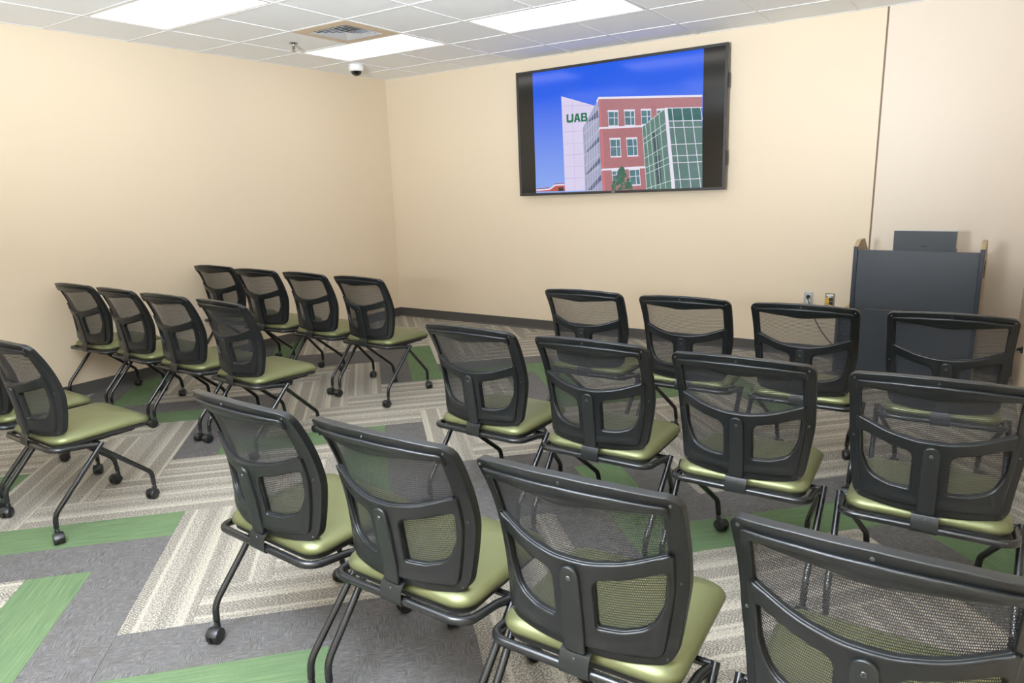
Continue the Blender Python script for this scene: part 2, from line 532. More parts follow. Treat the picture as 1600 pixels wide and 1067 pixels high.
# fire sprinkler
e = tag(empty('fire_sprinkler', (0.888, -2.034, H)), 'chrome pendent fire sprinkler left of the tan air vent', 'sprinkler')
MB().lathe([(0.034, 0.0), (0.036, -0.003), (0.030, -0.010), (0.016, -0.013)][::-1], seg=20).obj('escutcheon', M_CHROME, e, True, sharp=40)
MB().lathe([(0.010, -0.050), (0.012, -0.046), (0.009, -0.040), (0.006, -0.030), (0.012, -0.022), (0.012, -0.012)], seg=14).obj('body', M_CHROME, e, True, sharp=40)
m = MB()
m.tube([(0.011, 0, -0.02), (0.016, 0, -0.04), (0.006, 0, -0.062)], 0.003, 6).tube([(-0.011, 0, -0.02), (-0.016, 0, -0.04), (-0.006, 0, -0.062)], 0.003, 6)
m.obj('frame_arm', M_CHROME, e)
MB().lathe([(0.018, -0.068), (0.019, -0.066), (0.006, -0.062)], seg=16).obj('deflector', M_CHROME, e, True, sharp=40)

# dome camera
e = tag(empty('security_camera', (0.50, -0.945, H)), 'white dome security camera on the ceiling near the corner', 'camera')
MB().lathe([(0.068, -0.056), (0.074, -0.049), (0.076, -0.028), (0.072, -0.008), (0.068, 0.0)], seg=28).obj('housing', M_WHITE, e, True, sharp=40)
MB().lathe([(0.006, -0.106), (0.024, -0.102), (0.040, -0.092), (0.050, -0.077), (0.055, -0.058)], seg=24).obj('dome', M_DOME, e, True, sharp=50)
MB().lathe([(0.054, -0.064), (0.062, -0.062), (0.069, -0.055), (0.054, -0.053)], seg=28).obj('trim_ring', M_WHITE, e, True, sharp=40)

# ------------------------------------------------------------------ carpet planks in herringbone
floor = tag(MB().box(0, RX, RY, 0, -0.03, -0.007).obj('floor', M_SLAB), kind='structure')
PC, U0, V0 = 0.2488, -1.306, -5.272
GREEN = {86, 105, 115, 128, 160, 183, 182, 219, 209, 216, 245, 79, 89, 131, 78, 218, 253, 178}
DARK = {77, 116, 126, 169, 158, 171, 118, 129, 173, 192, 211, 180, 170, 159, 217, 224, 239, 88, 120, 141, 130, 80, 199, 50, 60, 264, 268}
S2 = 2 ** -0.5
def uv_xy(u, v): return ((u - v) * S2, (u + v) * S2)
def clip_poly(poly, axis, val, keep_less):
    out = []
    for i in range(len(poly)):
        p, q = poly[i], poly[(i + 1) % len(poly)]
        ip = (p[axis] <= val) == keep_less; iq = (q[axis] <= val) == keep_less
        if ip: out.append(p)
        if ip != iq:
            s = (val - p[axis]) / (q[axis] - p[axis])
            out.append((p[0] + (q[0] - p[0]) * s, p[1] + (q[1] - p[1]) * s))
    return out
def plank_prism(poly):
    n = len(poly)
    cx = sum(p[0] for p in poly) / n; cy = sum(p[1] for p in poly) / n
    def ins(p, d):
        v = Vector((cx - p[0], cy - p[1])); L = v.length
        return (p[0] + v.x / L * d, p[1] + v.y / L * d)
    return [[(*p, -0.007) for p in poly], [(*p, -0.0010) for p in poly], [(*ins(p, 0.0008), 0.0) for p in poly]]
full_mesh = {}
pid = 0
for mm in range(-60, 60):
    for nn in range(-60, 60):
        k = (mm - nn) % 8
        if k == 3: r = (U0 + mm * PC, U0 + (mm + 1) * PC, V0 + nn * PC, V0 + (nn + 4) * PC); vert = True
        elif k == 4: r = (U0 + mm * PC, U0 + (mm + 4) * PC, V0 + nn * PC, V0 + (nn + 1) * PC); vert = False
        else: continue
        cx, cy = uv_xy((r[0] + r[1]) / 2, (r[2] + r[3]) / 2)
        if not (-0.6 < cx < 6.7 and -8.5 < cy < 0.6):
            continue
        idx = pid; pid += 1
        g = 0.0003
        world = [uv_xy(u, v) for u, v in ((r[0] + g, r[2] + g), (r[1] - g, r[2] + g), (r[1] - g, r[3] - g), (r[0] + g, r[3] - g))]
        cl = world
        for ax, val, less in ((0, 0.0, False), (0, RX, True), (1, RY, False), (1, 0.0, True)):
            if cl: cl = clip_poly(cl, ax, val, less)
        if len(cl) < 3: continue
        area = abs(sum(cl[i][0] * cl[(i + 1) % len(cl)][1] - cl[(i + 1) % len(cl)][0] * cl[i][1] for i in range(len(cl)))) / 2
        if area < 0.002: continue
        kind = 'G' if idx in GREEN else ('D' if idx in DARK else 'B')
        ang = math.radians(45) + (math.pi / 2 if vert else 0)
        ca, sa = math.cos(ang), math.sin(ang)
        loc = [((p[0] - cx) * ca + (p[1] - cy) * sa, -(p[0] - cx) * sa + (p[1] - cy) * ca) for p in cl]
        whole = area > 0.2465
        if whole and kind in full_mesh:
            o = bpy.data.objects.new('carpet_plank', full_mesh[kind]); COL.objects.link(o); o.parent = floor
        else:
            o = MB().loft(plank_prism(loc)).obj('carpet_plank', M_CARPET[kind], floor)
            if whole: full_mesh[kind] = o.data
        o.location = (cx, cy, 0); o.rotation_euler = (0, 0, ang)

# ------------------------------------------------------------------ the chair
def sdf_poly(px, pz, poly):
    """signed distance, positive inside"""
    P = np.array([(p[0], p[1]) for p in poly]); Q = np.roll(P, -1, axis=0)
    pts = np.stack([px, pz], -1)[:, None, :]
    d = Q - P
    w = pts - P[None]
    t = np.clip((w * d[None]).sum(-1) / ((d * d).sum(-1)[None] + 1e-12), 0, 1)
    dist = np.sqrt(((w - d[None] * t[..., None]) ** 2).sum(-1)).min(1)
    c = ((P[None, :, 1] > pz[:, None]) != (Q[None, :, 1] > pz[:, None]))
    den = np.where(np.abs(d[:, 1]) < 1e-12, 1e-12, d[:, 1])
    xi = P[None, :, 0] + (pz[:, None] - P[None, :, 1]) * d[None, :, 0] / den[None]
    inside = (c & (px[:, None] < xi)).sum(1) % 2 == 1
    return np.where(inside, dist, -dist)

def sheet(fn, x0, x1, z0, z1, step):
    """marching-squares cut of a grid: returns 2-D verts, polygons"""
    nx = int(round((x1 - x0) / step)) + 1; nz = int(round((z1 - z0) / step)) + 1
    X, Z = np.meshgrid(np.linspace(x0, x1, nx), np.linspace(z0, z1, nz), indexing='ij')
    F = fn(X.ravel(), Z.ravel()).reshape(nx, nz)
    F = np.where(np.abs(F) < 1e-6, 1e-6, F)
    verts = []; vid = {}; polys = []
    def vert(key, p):
        if key not in vid:
            vid[key] = len(verts); verts.append(p)
        return vid[key]
    for i in range(nx - 1):
        for j in range(nz - 1):
            c = [(i, j), (i + 1, j), (i + 1, j + 1), (i, j + 1)]
            f = [F[q] for q in c]
            if max(f) < 0: continue
            poly = []
            for k in range(4):
                a, b = c[k], c[(k + 1) % 4]; fa, fb = f[k], f[(k + 1) % 4]
                if fa > 0: poly.append(vert(a, (X[a], Z[a])))
                if (fa > 0) != (fb > 0):
                    s = fa / (fa - fb)
                    kk = (a, b) if a < b else (b, a)
                    poly.append(vert(kk, (X[a] + (X[b] - X[a]) * s, Z[a] + (Z[b] - Z[a]) * s)))
            if len(poly) >= 3: polys.append(poly)
    return np.array(verts), polys

def lagr(z, pts):
    r = 0.0
    for i, (zi, vi) in enumerate(pts):
        t = vi
        for j, (zj, _) in enumerate(pts):
            if j != i: t = t * (z - zj) / (zi - zj)
        r = r + t
    return r
def back_y(x, z):
    """rear face of the backrest (local y, rearwards is negative)"""
    yc = lagr(z, [(0.909, -0.2607), (0.668, -0.2070), (0.480, -0.1820)])
    s = lagr(z, [(0.891, 0.75), (0.672, 1.56), (0.480, 1.18)])
    return yc + s * x * x
def sstep(a, b, x):
    t = np.clip((x - a) / (b - a), 0, 1)
    return t * t * (3 - 2 * t)

OUT = fillet([(-0.214, 0.461), (0.0, 0.461), (0.214, 0.461), (0.240, 0.66), (0.243, 0.80), (0.247, 0.908), (0.12, 0.921), (0.0, 0.925), (-0.12, 0.921), (-0.247, 0.908), (-0.243, 0.80), (-0.240, 0.66)],
             [0.045, 0, 0.045, 0.4, 0.3, 0.034, 0.3, 0.3, 0.3, 0.034, 0.3, 0.4], 8)
WIN_UP = fillet([(-0.205, 0.752), (-0.12, 0.724), (-0.04, 0.712), (0.04, 0.712), (0.12, 0.724), (0.205, 0.752), (0.207, 0.866), (0.10, 0.861), (0.0, 0.852), (-0.10, 0.861), (-0.207, 0.866)],
                [0.004, 0.3, 0.2, 0.2, 0.3, 0.004, 0.010, 0.2, 0.2, 0.2, 0.010], 6)
WIN_R = fillet([(0.052, 0.541), (0.108, 0.541), (0.165, 0.556), (0.192, 0.615), (0.199, 0.702), (0.120, 0.680), (0.052, 0.668)],
               [0.006, 0.06, 0.05, 0.08, 0.005, 0.15, 0.026], 7)
WIN_L = [Vector((-p.x, p.y)) for p in WIN_R][::-1]

def fd_out(x, z): return sdf_poly(x, z, OUT)
def fd_hole(x, z):
    return -np.maximum(np.maximum(sdf_poly(x, z, WIN_UP), sdf_poly(x, z, WIN_R)), sdf_poly(x, z, WIN_L))
def f_frame(x, z): return np.minimum(fd_out(x, z), fd_hole(x, z))

def shell(verts2, polys, rear, front, fn=None, rnd_=0.0):
    """closes rear and front skins with walls along the outline; rnd_ rounds the rear edge outwards"""
    n = len(verts2)
    edges = {}
    for p in polys:
        for k in range(len(p)):
            edges[(p[k], p[(k + 1) % len(p)])] = 1
    bnd = [(a, b) for (a, b) in edges if (b, a) not in edges]
    bv = sorted({i for e in bnd for i in e})
    V = [(p[0], r, p[1]) for p, r in zip(verts2, rear)]
    fv = [[p[0], f, p[1]] for p, f in zip(verts2, front)]
    Fs = [tuple(p) for p in polys]
    rings = []
    if rnd_ > 0:
        P = verts2[bv]; h = 5e-4
        gx = (fn(P[:, 0] + h, P[:, 1]) - fn(P[:, 0] - h, P[:, 1])) / (2 * h)
        gz = (fn(P[:, 0], P[:, 1] + h) - fn(P[:, 0], P[:, 1] - h)) / (2 * h)
        L = np.sqrt(gx * gx + gz * gz) + 1e-9
        gx, gz = gx / L, gz / L
        for t in (30, 60, 90):
            o = rnd_ * math.sin(math.radians(t)); d = rnd_ * (1 - math.cos(math.radians(t)))
            idx = {}
            for i, x_, z_, g1, g2 in zip(bv, P[:, 0], P[:, 1], gx, gz):
                idx[i] = len(V); V.append((x_ - g1 * o, rear[i] + d, z_ - g2 * o))
            rings.append(idx)
        for i, x_, z_, g1, g2 in zip(bv, P[:, 0], P[:, 1], gx, gz):
            fv[i][0] = x_ - g1 * rnd_; fv[i][2] = z_ - g2 * rnd_
    m = len(V)
    V += [tuple(q) for q in fv]
    Fs += [tuple(i + m for i in p[::-1]) for p in polys]
    rings = [{i: i for i in bv}] + rings + [{i: i + m for i in bv}]
    for r0, r1 in zip(rings[:-1], rings[1:]):
        for (a, b) in bnd:
            Fs.append((r0[b], r0[a], r1[a], r1[b]))
    return V, Fs

def chair_backrest(parent):
    # rim and web: the full outline with three openings
    RN = 0.0035
    f1 = lambda a, b: f_frame(a, b) - RN
    v2, polys = sheet(f1, -0.252, 0.252, 0.448, 0.936, 0.006)
    x, z = v2[:, 0], v2[:, 1]
    d = fd_out(x, z)
    rear = back_y(x, z)
    front = back_y(x, z) + 0.026 - 0.012 * sstep(0.020, 0.034, d)
    V, Fs = shell(v2, polys, rear, front, f1, RN)
    o = mesh_obj('backrest', V, Fs, M_PLASTIC, parent, True, sharp=40)
    # raised inner panel with a rolled edge, standing proud of the screw flange
    RP = 0.0055
    f2 = lambda a, b: np.minimum(fd_out(a, b) - 0.0235, fd_hole(a, b) - 0.0015) - RP
    v2, polys = sheet(f2, -0.232, 0.232, 0.470, 0.916, 0.004)
    x, z = v2[:, 0], v2[:, 1]
    d = fd_out(x, z)
    up = sstep(0.76, 0.84, z)
    e = 0.0105 - 0.0065 * up * sstep(0.034, 0.058, d) - 0.003 * (1 - up) * sstep(0.036, 0.060, d)
    V, Fs = shell(v2, polys, back_y(x, z) - e, back_y(x, z) + 0.003, f2, RP)
    mesh_obj('inner_panel', V, Fs, M_PLASTIC, o, True, sharp=50)
    # spine cover with rounded head
    SP = fillet([(-0.0265, 0.463), (0.0265, 0.463), (0.0232, 0.697), (-0.0232, 0.697)], [0.004, 0.004, 0.0229, 0.0229], 10)
    f3 = lambda a, b: sdf_poly(a, b, SP) - 0.0045
    v2, polys = sheet(f3, -0.030, 0.030, 0.460, 0.700, 0.003)
    x, z = v2[:, 0], v2[:, 1]
    e = 0.0165 + 0 * x
    V, Fs = shell(v2, polys, back_y(x, z) - e, back_y(x, z) + 0.002, f3, 0.0045)
    mesh_obj('spine_cover', V, Fs, M_SPINE, o, True, sharp=50)
    # screws round the rim and on the spine
    m = MB()
    for (sx, sz, off, r) in [(0, 0.909, 0.0, 0.0042), (-0.227, 0.891, 0, 0.0042), (0.227, 0.891, 0, 0.0042), (-0.2245, 0.672, 0, 0.0042), (0.2245, 0.672, 0, 0.0042), (-0.2, 0.4795, 0, 0.0042), (0.2, 0.4795, 0, 0.0042), (0, 0.668, 0.0160, 0.0062), ]:
        y = float(back_y(np.array([sx]), np.array([sz]))[0]) - off
        m.lathe([(r, -0.0014), (r * 0.8, -0.0030), (r * 0.3, -0.0030), (r * 0.25, -0.0016)][::1], (sx, y, sz), 'y', 10)
    tag(m.obj('screw_set', M_SCREW, o, True, sharp=40), kind='stuff')
    # mesh fabric: two close plies behind the windows
    def f_win(a, b):
        return np.maximum(np.maximum(sdf_poly(a, b, WIN_UP), sdf_poly(a, b, WIN_R)), sdf_poly(a, b, WIN_L)) + 0.009
    v2, polys = sheet(f_win, -0.225, 0.225, 0.525, 0.885, 0.015)
    x, z = v2[:, 0], v2[:, 1]
    m = MB()
    for dy in (0.0125, 0.0134):
        y = back_y(x, z) + dy
        m.add([(a, b, c) for a, b, c in zip(x, y, z)], polys)
    m.obj('mesh_panel', M_MESH, parent, True)
    return o

def rrect(x0, x1, y0, y1, r, z, seg=6, dome=None):
    pts = fillet([(x0, y0), (x1, y0), (x1, y1), (x0, y1)], r, seg)
    return [(p.x, p.y, z if dome is None else dome(p.x, p.y, z)) for p in pts]

def chair_seat(parent):
    X, Y0, Y1 = 0.236, -0.170, 0.285
    def ring(i, z, r=0.062, drop=0.0):
        pts = fillet([(-X + i, Y0 + i), (X - i, Y0 + i), (X - i - 0.006, Y1 - i), (-X + i + 0.006, Y1 - i)], max(0.012, r - i * 0.6), 7)
        out = []
        for p in pts:
            yy = (p.y - Y0) / (Y1 - Y0)
            fall = -0.016 * max(0, (yy - 0.72) / 0.28) ** 2      # waterfall front
            out.append((p.x, p.y, z + fall + drop))
        return out
    rings = [ring(0.020, 0.4240), ring(0.008, 0.4255), ring(0.0015, 0.4310), ring(0.0, 0.4380), ring(0.002, 0.4460), ring(0.008, 0.4545), ring(0.020, 0.4630), ring(0.040, 0.4700), ring(0.075, 0.4758), ring(0.12, 0.4800), ring(0.17, 0.4822), ring(0.215, 0.4826)]
    MB().loft(rings).obj('seat', M_VINYL, parent, True, sharp=60)
    pan = []
    for (i, z) in ((0.03, 0.402), (0.016, 0.405), (0.010, 0.412), (0.010, 0.4262)):
        pan.append(ring(i, z))
    MB().loft(pan).obj('seat_pan', M_PAN, parent, True, sharp=40)

def path3(pts, rad, seg=6): return fillet(pts, rad, seg, closed=False)

REAR_X, REAR_Y, FRONT_X, FRONT_Y = 0.257, -0.234, 0.181, 0.262
def make_caster():
    """twin-wheel barrel caster; origin on the floor under the stem"""
    m = MB()
    R, L, ty = 0.0255, 0.046, -0.020
    for s in (-1, 1):
        m.lathe([(R * 0.55, s * 0.0035), (R, s * 0.0035), (R, s * (L / 2 - 0.005)), (R * 0.9, s * (L / 2 - 0.0015)), (R * 0.55, s * L / 2), (0.002, s * (L / 2 + 0.0006))][::s], (0, ty, R), 'x', 18)
    # hood over the wheels
    rings = []
    for xx, k in ((-0.021, 0.94), (-0.018, 1.0), (0.018, 1.0), (0.021, 0.94)):
        rg = []
        for a in range(-20, 161, 20):
            t = math.radians(a)
            rg.append((xx, ty + math.cos(t) * (R + 0.0035) * k, R + math.sin(t) * (R + 0.0035) * k))
        for a in range(160, -21, -20):
            t = math.radians(a)
            rg.append((xx, ty + math.cos(t) * (R - 0.004), R + math.sin(t) * (R - 0.004)))
        rings.append(rg)
    m.loft(rings)
    m.lathe([(0.0105, 0.030), (0.0105, 0.060), (0.008, 0.064), (0.0075, 0.078)], (0, 0, 0), 'z', 12)
    return m

def make_chair():
    root = empty('nesting_chair')
    chair_seat(root)
    chair_backrest(root)
    # bracket that wraps the rear tube
    yT, zT = -0.190, 0.4155
    prof = [(-0.1830, 0.466), (-0.1950, 0.461), (-0.2010, 0.450), (-0.2045, 0.434)]
    for a in range(170, 291, 20):
        t = math.radians(a)
        prof.append((yT + math.cos(t) * 0.0155, zT + math.sin(t) * 0.0155))
    m = MB(); w = 0.038
    n = len(prof); vs = []
    inner = [(yT + (y - yT) * 0.85, zT + (z - zT) * 0.85) if z < 0.432 else (y + 0.0022, z) for y, z in prof]
    r0 = [(-w, y, z) for y, z in prof] + [(-w, y, z) for y, z in inner[::-1]]
    r1 = [(w, y, z) for y, z in prof] + [(w, y, z) for y, z in inner[::-1]]
    br = m.loft([r0, r1]).obj('bracket', M_SPINE, root, True, sharp=35)
    MB().lathe([(0.004, -0.0005), (0.003, -0.0022), (0.0008, -0.0012)], (0, -0.2010, 0.4500), 'y', 10).obj('bracket_screw', M_SCREW, br, True, sharp=40)
    # rear frame tube: a U behind the seat, welded to both legs
    pts = [(-0.256, 0.0, 0.388), (-0.246, -0.05, 0.397), (-0.243, yT, zT), (0.243, yT, zT), (0.246, -0.05, 0.397), (0.256, 0.0, 0.388)]
    MB().tube(path3(pts, [0, 0.1, 0.052, 0.052, 0.1, 0], 8), 0.0125, 12).obj('frame_tube', M_TUBE, root, True, sharp=50)
    for s in (-1, 1):
        pts = [(s * 0.267, 0.014, 0.400), (s * 0.259, REAR_Y + 0.002, 0.130), (s * REAR_X, REAR_Y, 0.070)]
        MB().tube(path3(pts, [0, 0.085, 0], 8), 0.0115, 12).obj('leg', M_TUBE, root, True, sharp=50)
    for s in (-1, 1):
        pts = [(s * 0.257, -0.004, 0.376), (s * 0.186, FRONT_Y - 0.006, 0.140), (s * FRONT_X, FRONT_Y, 0.070)]
        MB().tube(path3(pts, [0, 0.06, 0], 8), 0.0115, 12).obj('leg', M_TUBE, root, True, sharp=50)
    m = MB().tube([(-0.262, 0.012, 0.390), (0.262, 0.012, 0.390)], 0.010, 10).tube([(-0.205, 0.18, 0.398), (0.205, 0.18, 0.398)], 0.008, 8)
    m.obj('crossbar', M_TUBE, root, True, sharp=50)
    m = MB()
    for s in (-1, 1):
        m.box(s * 0.19 - 0.012, s * 0.19 + 0.012, -0.03, 0.20, 0.392, 0.405)
    m.obj('seat_bracket', M_PAN, root)
    first = None
    for (x, y) in ((-REAR_X, REAR_Y), (REAR_X, REAR_Y), (-FRONT_X, FRONT_Y), (FRONT_X, FRONT_Y)):
        if first is None:
            c = make_caster().obj('caster', M_CASTER, root, True, sharp=40); first = c
        else:
            c = first.copy(); COL.objects.link(c); c.parent = root
        c.location = (x, y, 0)
    return root

def copy_tree(o, parent=None):
    c = o.copy(); COL.objects.link(c)
    if parent is not None: c.parent = parent
    for ch in list(o.children):
        copy_tree(ch, c)
    return c

CH = {
 'M1': (3.9272, -3.6118, -0.0254),
 'M2': (4.5158, -3.6157, 0.0061),
 'M3': (5.1063, -3.6287, 0.0148),
 'M4': (5.6948, -3.6317, 0.02),
 'B1': (3.938, -4.777, -0.05),
 'B2': (4.498, -4.771, -0.004),
 'B3': (5.06, -4.771, 0.023),
 'B4': (5.6532, -4.7761, -0.0047),
 'F1': (3.9049, -2.4983, 0.0083),
 'F2': (4.5015, -2.5079, 0.0206),
 'F3': (5.0989, -2.5106, 0.0028),
 'F4': (5.695, -2.5035, 0.0209),
 'LM4': (2.1404, -3.6138, -0.0759),
 'LM3': (1.5178, -3.6002, 0.0027),
 'LM2': (0.9149, -3.5797, -0.038),
 'LM1': (0.3092, -3.5717, 0.0239),
 'LF4': (2.1354, -2.5185, -0.0416),
 'LF3': (1.5311, -2.4883, -0.0418),
 'LF2': (0.9114, -2.4716, 0.0345),
 'LF1': (0.2753, -2.4242, 0.0667),
 'LB2': (2.1548, -4.7184, -0.0083),
 'LB1': (1.551, -4.7, -0.01),
}
LABEL = {
 'F1': 'mesh-back chair in right block, row nearest the screen, first from the aisle',
 'F2': 'mesh-back chair in right block, row nearest the screen, second from the aisle',
 'F3': 'mesh-back chair in right block, row nearest the screen, left of the lectern, below the outlets',
 'F4': 'mesh-back chair in right block, row nearest the screen, directly before the lectern',
 'M1': 'mesh-back chair in right block, middle row, first from the aisle',
 'M2': 'mesh-back chair in right block, middle row, second from the aisle',
 'M3': 'mesh-back chair in right block, middle row, third from the aisle',
 'M4': 'mesh-back chair in right block, middle row, at the right edge of the photo',
 'B1': 'mesh-back chair in right block, rear row nearest the viewer, first from the aisle',
 'B2': 'mesh-back chair in right block, rear row nearest the viewer, second from the aisle',
 'B3': 'large mesh-back chair in right block, rear row nearest the viewer, third from the aisle',
 'B4': 'largest mesh-back chair, cut off by the bottom right corner of the photo',
 'LF1': 'mesh-back chair in left block, row nearest the screen, closest to the left wall',
 'LF2': 'mesh-back chair in left block, row nearest the screen, second from the left wall',
 'LF3': 'mesh-back chair in left block, row nearest the screen, third from the left wall',
 'LF4': 'mesh-back chair in left block, row nearest the screen, beside the aisle',
 'LM1': 'mesh-back chair in left block, middle row, closest to the left wall',
 'LM2': 'mesh-back chair in left block, middle row, second from the left wall',
 'LM3': 'mesh-back chair in left block, middle row, third from the left wall',
 'LM4': 'mesh-back chair in left block, middle row, beside the aisle, seat fully visible',
 'LB1': 'mesh-back chair in left block, rear row, mostly cut off by the left photo edge',
 'LB2': 'mesh-back chair in left block, rear row, beside the aisle, legs and green seat visible',
}
rnd = random.Random(7)
proto = make_chair()
firstc = True
SWIVEL = {'LB2': {1: 75, 3: 20, 2: 10, 0: 40}, 'B1': {0: 25, 1: 4}, 'B2': {0: -6, 1: 3}, 'B3': {0: -4}, 'M3': {2: 60}, 'F4': {0: -8, 1: 6}}
for key, (x, y, rz) in CH.items():
    c = proto if firstc else copy_tree(proto)
    firstc = False
    c.location = (x, y, 0); c.rotation_euler = (0, 0, rz)
    tag(c, LABEL[key], 'chair', 'black mesh-back chairs with green seats')
    k = 0
    for ch in c.children:
        if ch.name.startswith('caster'):
            a = rnd.uniform(-18, 18) if k < 2 else rnd.uniform(-70, 70)
            a = SWIVEL.get(key, {}).get(k, a)
            ch.rotation_euler = (0, 0, math.radians(a)); k += 1

# ------------------------------------------------------------------ wall screen with its picture
TVC = Vector((2.879, -0.052, 2.000)); TVR = 0.009
tv = tag(empty('wall_screen', TVC), 'large black flat screen on the back wall showing a brick and glass building', 'screen')
tv.rotation_euler = (0, -TVR, 0)
hw, hh = 1.044, 0.594
m = MB()
m.box(-hw, hw, -0.048, 0.0, -hh, hh, ch=0.006)
m.box(-hw + 0.10, hw - 0.10, 0.0, 0.050, -hh + 0.12, hh - 0.12)
m.obj('casing', M_BEZEL, tv, sharp=30)
m = MB(); bz = 0.024
m.box(-hw, hw, -0.053, -0.046, hh - bz, hh, ch=0.002).box(-hw, hw, -0.053, -0.046, -hh, -hh + bz, ch=0.002)
m.box(-hw, -hw + bz, -0.053, -0.046, -hh + bz, hh - bz, ch=0.002).box(hw - bz, hw, -0.053, -0.046, -hh + bz, hh - bz, ch=0.002)
m.obj('bezel', M_BEZEL, tv)
for (px, pz) in ((1.0445, 0.30), (1.0445, -0.33)):
    MB().box(px, px + 0.006, -0.03, -0.005, pz - 0.06, pz + 0.06).obj('side_port', M_BLACK, tv)

def mat_screen(name, rgb, rgb2=None, emit=1.4, grad=None, grain=None, bricks=False):
    t = NT(name)
    c = lin(rgb)
    if grad:
        x, y, z = t.sep(t.coord())
        f = t.math('DIVIDE', t.math('SUBTRACT', z, grad[0]), grad[1] - grad[0], clamp=True)
        col = t.mix(f, lin(rgb2), c)
    elif bricks:
        b = t.n('ShaderNodeTexBrick')
        b.inputs['Color1'].default_value = c; b.inputs['Color2'].default_value = lin(rgb2)
        b.inputs['Mortar'].default_value = lin((176, 132, 140)); b.inputs['Scale'].default_value = 1.0
        b.inputs['Mortar Size'].default_value = 0.0012; b.inputs['Brick Width'].default_value = 0.016; b.inputs['Row Height'].default_value = 0.006
        x, y, z = t.sep(t.coord()); t.link(t.comb(x, z), b.inputs['Vector'])
        col = b.outputs[0]
    elif rgb2:
        col = t.mix(t.noise(t.coord(), grain or 60.0, 3.0, 0.7), c, lin(rgb2))
    else:
        col = c
    b = t.bsdf(lin((8, 8, 9)), 0.12, 0, 0.5)
    t.put(col, b.inputs['Emission Color']); b.inputs['Emission Strength'].default_value = emit
    return t.m
ca, sa = math.cos(-TVR), math.sin(-TVR)
def tvl(p):
    dx, dz = p[0] - TVC.x, p[1] - TVC.z
    return (dx * ca - dz * sa, dx * sa + dz * ca)
layer = [0]
def picture(name, polys, mat, parent, raw=False):
    layer[0] += 1
    y = -0.0482 - layer[0] * 0.00008
    m = MB()
    for pg in polys:
        q = [p if raw else tvl(p) for p in pg]
        ar = sum(q[i][0] * q[(i + 1) % len(q)][1] - q[(i + 1) % len(q)][0] * q[i][1] for i in range(len(q)))
        if ar < 0: q = q[::-1]
        m.add([(a, y, b) for a, b in q], [tuple(range(len(q)))])
    return m.obj(name, mat, parent)
def strip(p, q, w):
    a = Vector(p); b = Vector(q); n = Vector((-(b - a).y, (b - a).x)).normalized() * w / 2
    return [tuple(a + n), tuple(b + n), tuple(b - n), tuple(a - n)]
scr = picture('display', [[(-hw + bz, -hh + bz), (hw - bz, -hh + bz), (hw - bz, hh - bz), (-hw + bz, hh - bz)]], mat_screen('display_black', (40, 38, 36), emit=0.5), tv, raw=True)
PX0, PX1, PZ0, PZ1 = -0.852, 0.838, -hh + bz, hh - bz
pic = picture('picture_sky', [[(PX0, PZ0), (PX1, PZ0), (PX1, PZ1), (PX0, PZ1)]], mat_screen('picture_sky_blue', (10, 92, 240), (140, 172, 244), 1.4, grad=(-0.55, 0.35)), tv, raw=True)
WHITE = mat_screen('picture_white', (236, 232, 250), emit=1.4)
picture('tower', [[(2.337, 2.322), (2.686, 2.208), (2.735, 2.19), (2.735, 1.44), (2.366, 1.435)]], mat_screen('picture_tower_white', (226, 216, 246), (214, 206, 238), 1.4, grain=5), pic)
LINE = mat_screen('picture_panel_line', (186, 178, 212), emit=1.4)
picture('tower_joint', [strip((2.345, 2.235), (2.68, 2.21), 0.003), strip((2.349, 1.993), (2.70, 1.988), 0.004), strip((2.353, 1.880), (2.70, 1.882), 0.003), strip((2.356, 1.775), (2.70, 1.778), 0.004), strip((2.359, 1.665), (2.70, 1.668), 0.003), strip((2.362, 1.555), (2.70, 1.558), 0.004), strip((2.455, 2.28), (2.475, 1.435), 0.003)], LINE, pic)
# green block letters on the tower, built from strokes
GRN = mat_screen('picture_letter_green', (14, 118, 84), emit=1.4)
picture('glass_wing', [[(2.727, 2.26), (2.566, 2.016), (2.587, 1.43), (2.775, 1.426), (2.756, 1.616), (2.741, 1.999)]], mat_screen('picture_wing_glass', (176, 178, 204), (150, 156, 190), 1.4, grain=26), pic)
WSH = mat_screen('picture_wing_dark', (120, 124, 168), (60, 76, 100), 1.35, grain=40)
for sh in [[(2.722, 2.165), (2.600, 2.060), (2.655, 2.075), (2.728, 2.10)], [(2.735, 1.93), (2.60, 1.80), (2.60, 1.775), (2.738, 1.88)], [(2.745, 1.74), (2.60, 1.60), (2.60, 1.575), (2.748, 1.69)], [(2.755, 1.58), (2.61, 1.44), (2.66, 1.44), (2.757, 1.53)]]:
    picture('wing_shade', [sh], WSH, pic)
    layer[0] -= 1
layer[0] += 1
WL = mat_screen('picture_wing_line', (214, 220, 236), emit=1.4)
picture('wing_mullion', [strip((2.60 + k * 0.026, 2.06 + k * 0.035), (2.617 + k * 0.026, 1.43), 0.003) for k in range(5)] + [strip((2.575, 1.96 - k * 0.1), (2.745, 2.10 - k * 0.11), 0.003) for k in range(5)], WL, pic)
Z0, Z1, TK = 2.074, 2.152, 0.021
def bar(x0, x1, z0, z1): return [(x0, z0), (x1, z0), (x1, z1), (x0, z1)]
picture('letter_u', [[(2.392, Z1), (2.392 + TK, Z1), (2.392 + TK, Z0 + 0.024), (2.419, Z0 + TK), (2.441, Z0 + TK), (2.446, Z0 + 0.024), (2.446, Z1), (2.446 + TK, Z1), (2.446 + TK, Z0 + 0.012), (2.452, Z0), (2.404, Z0), (2.392, Z0 + 0.012)]], GRN, pic)
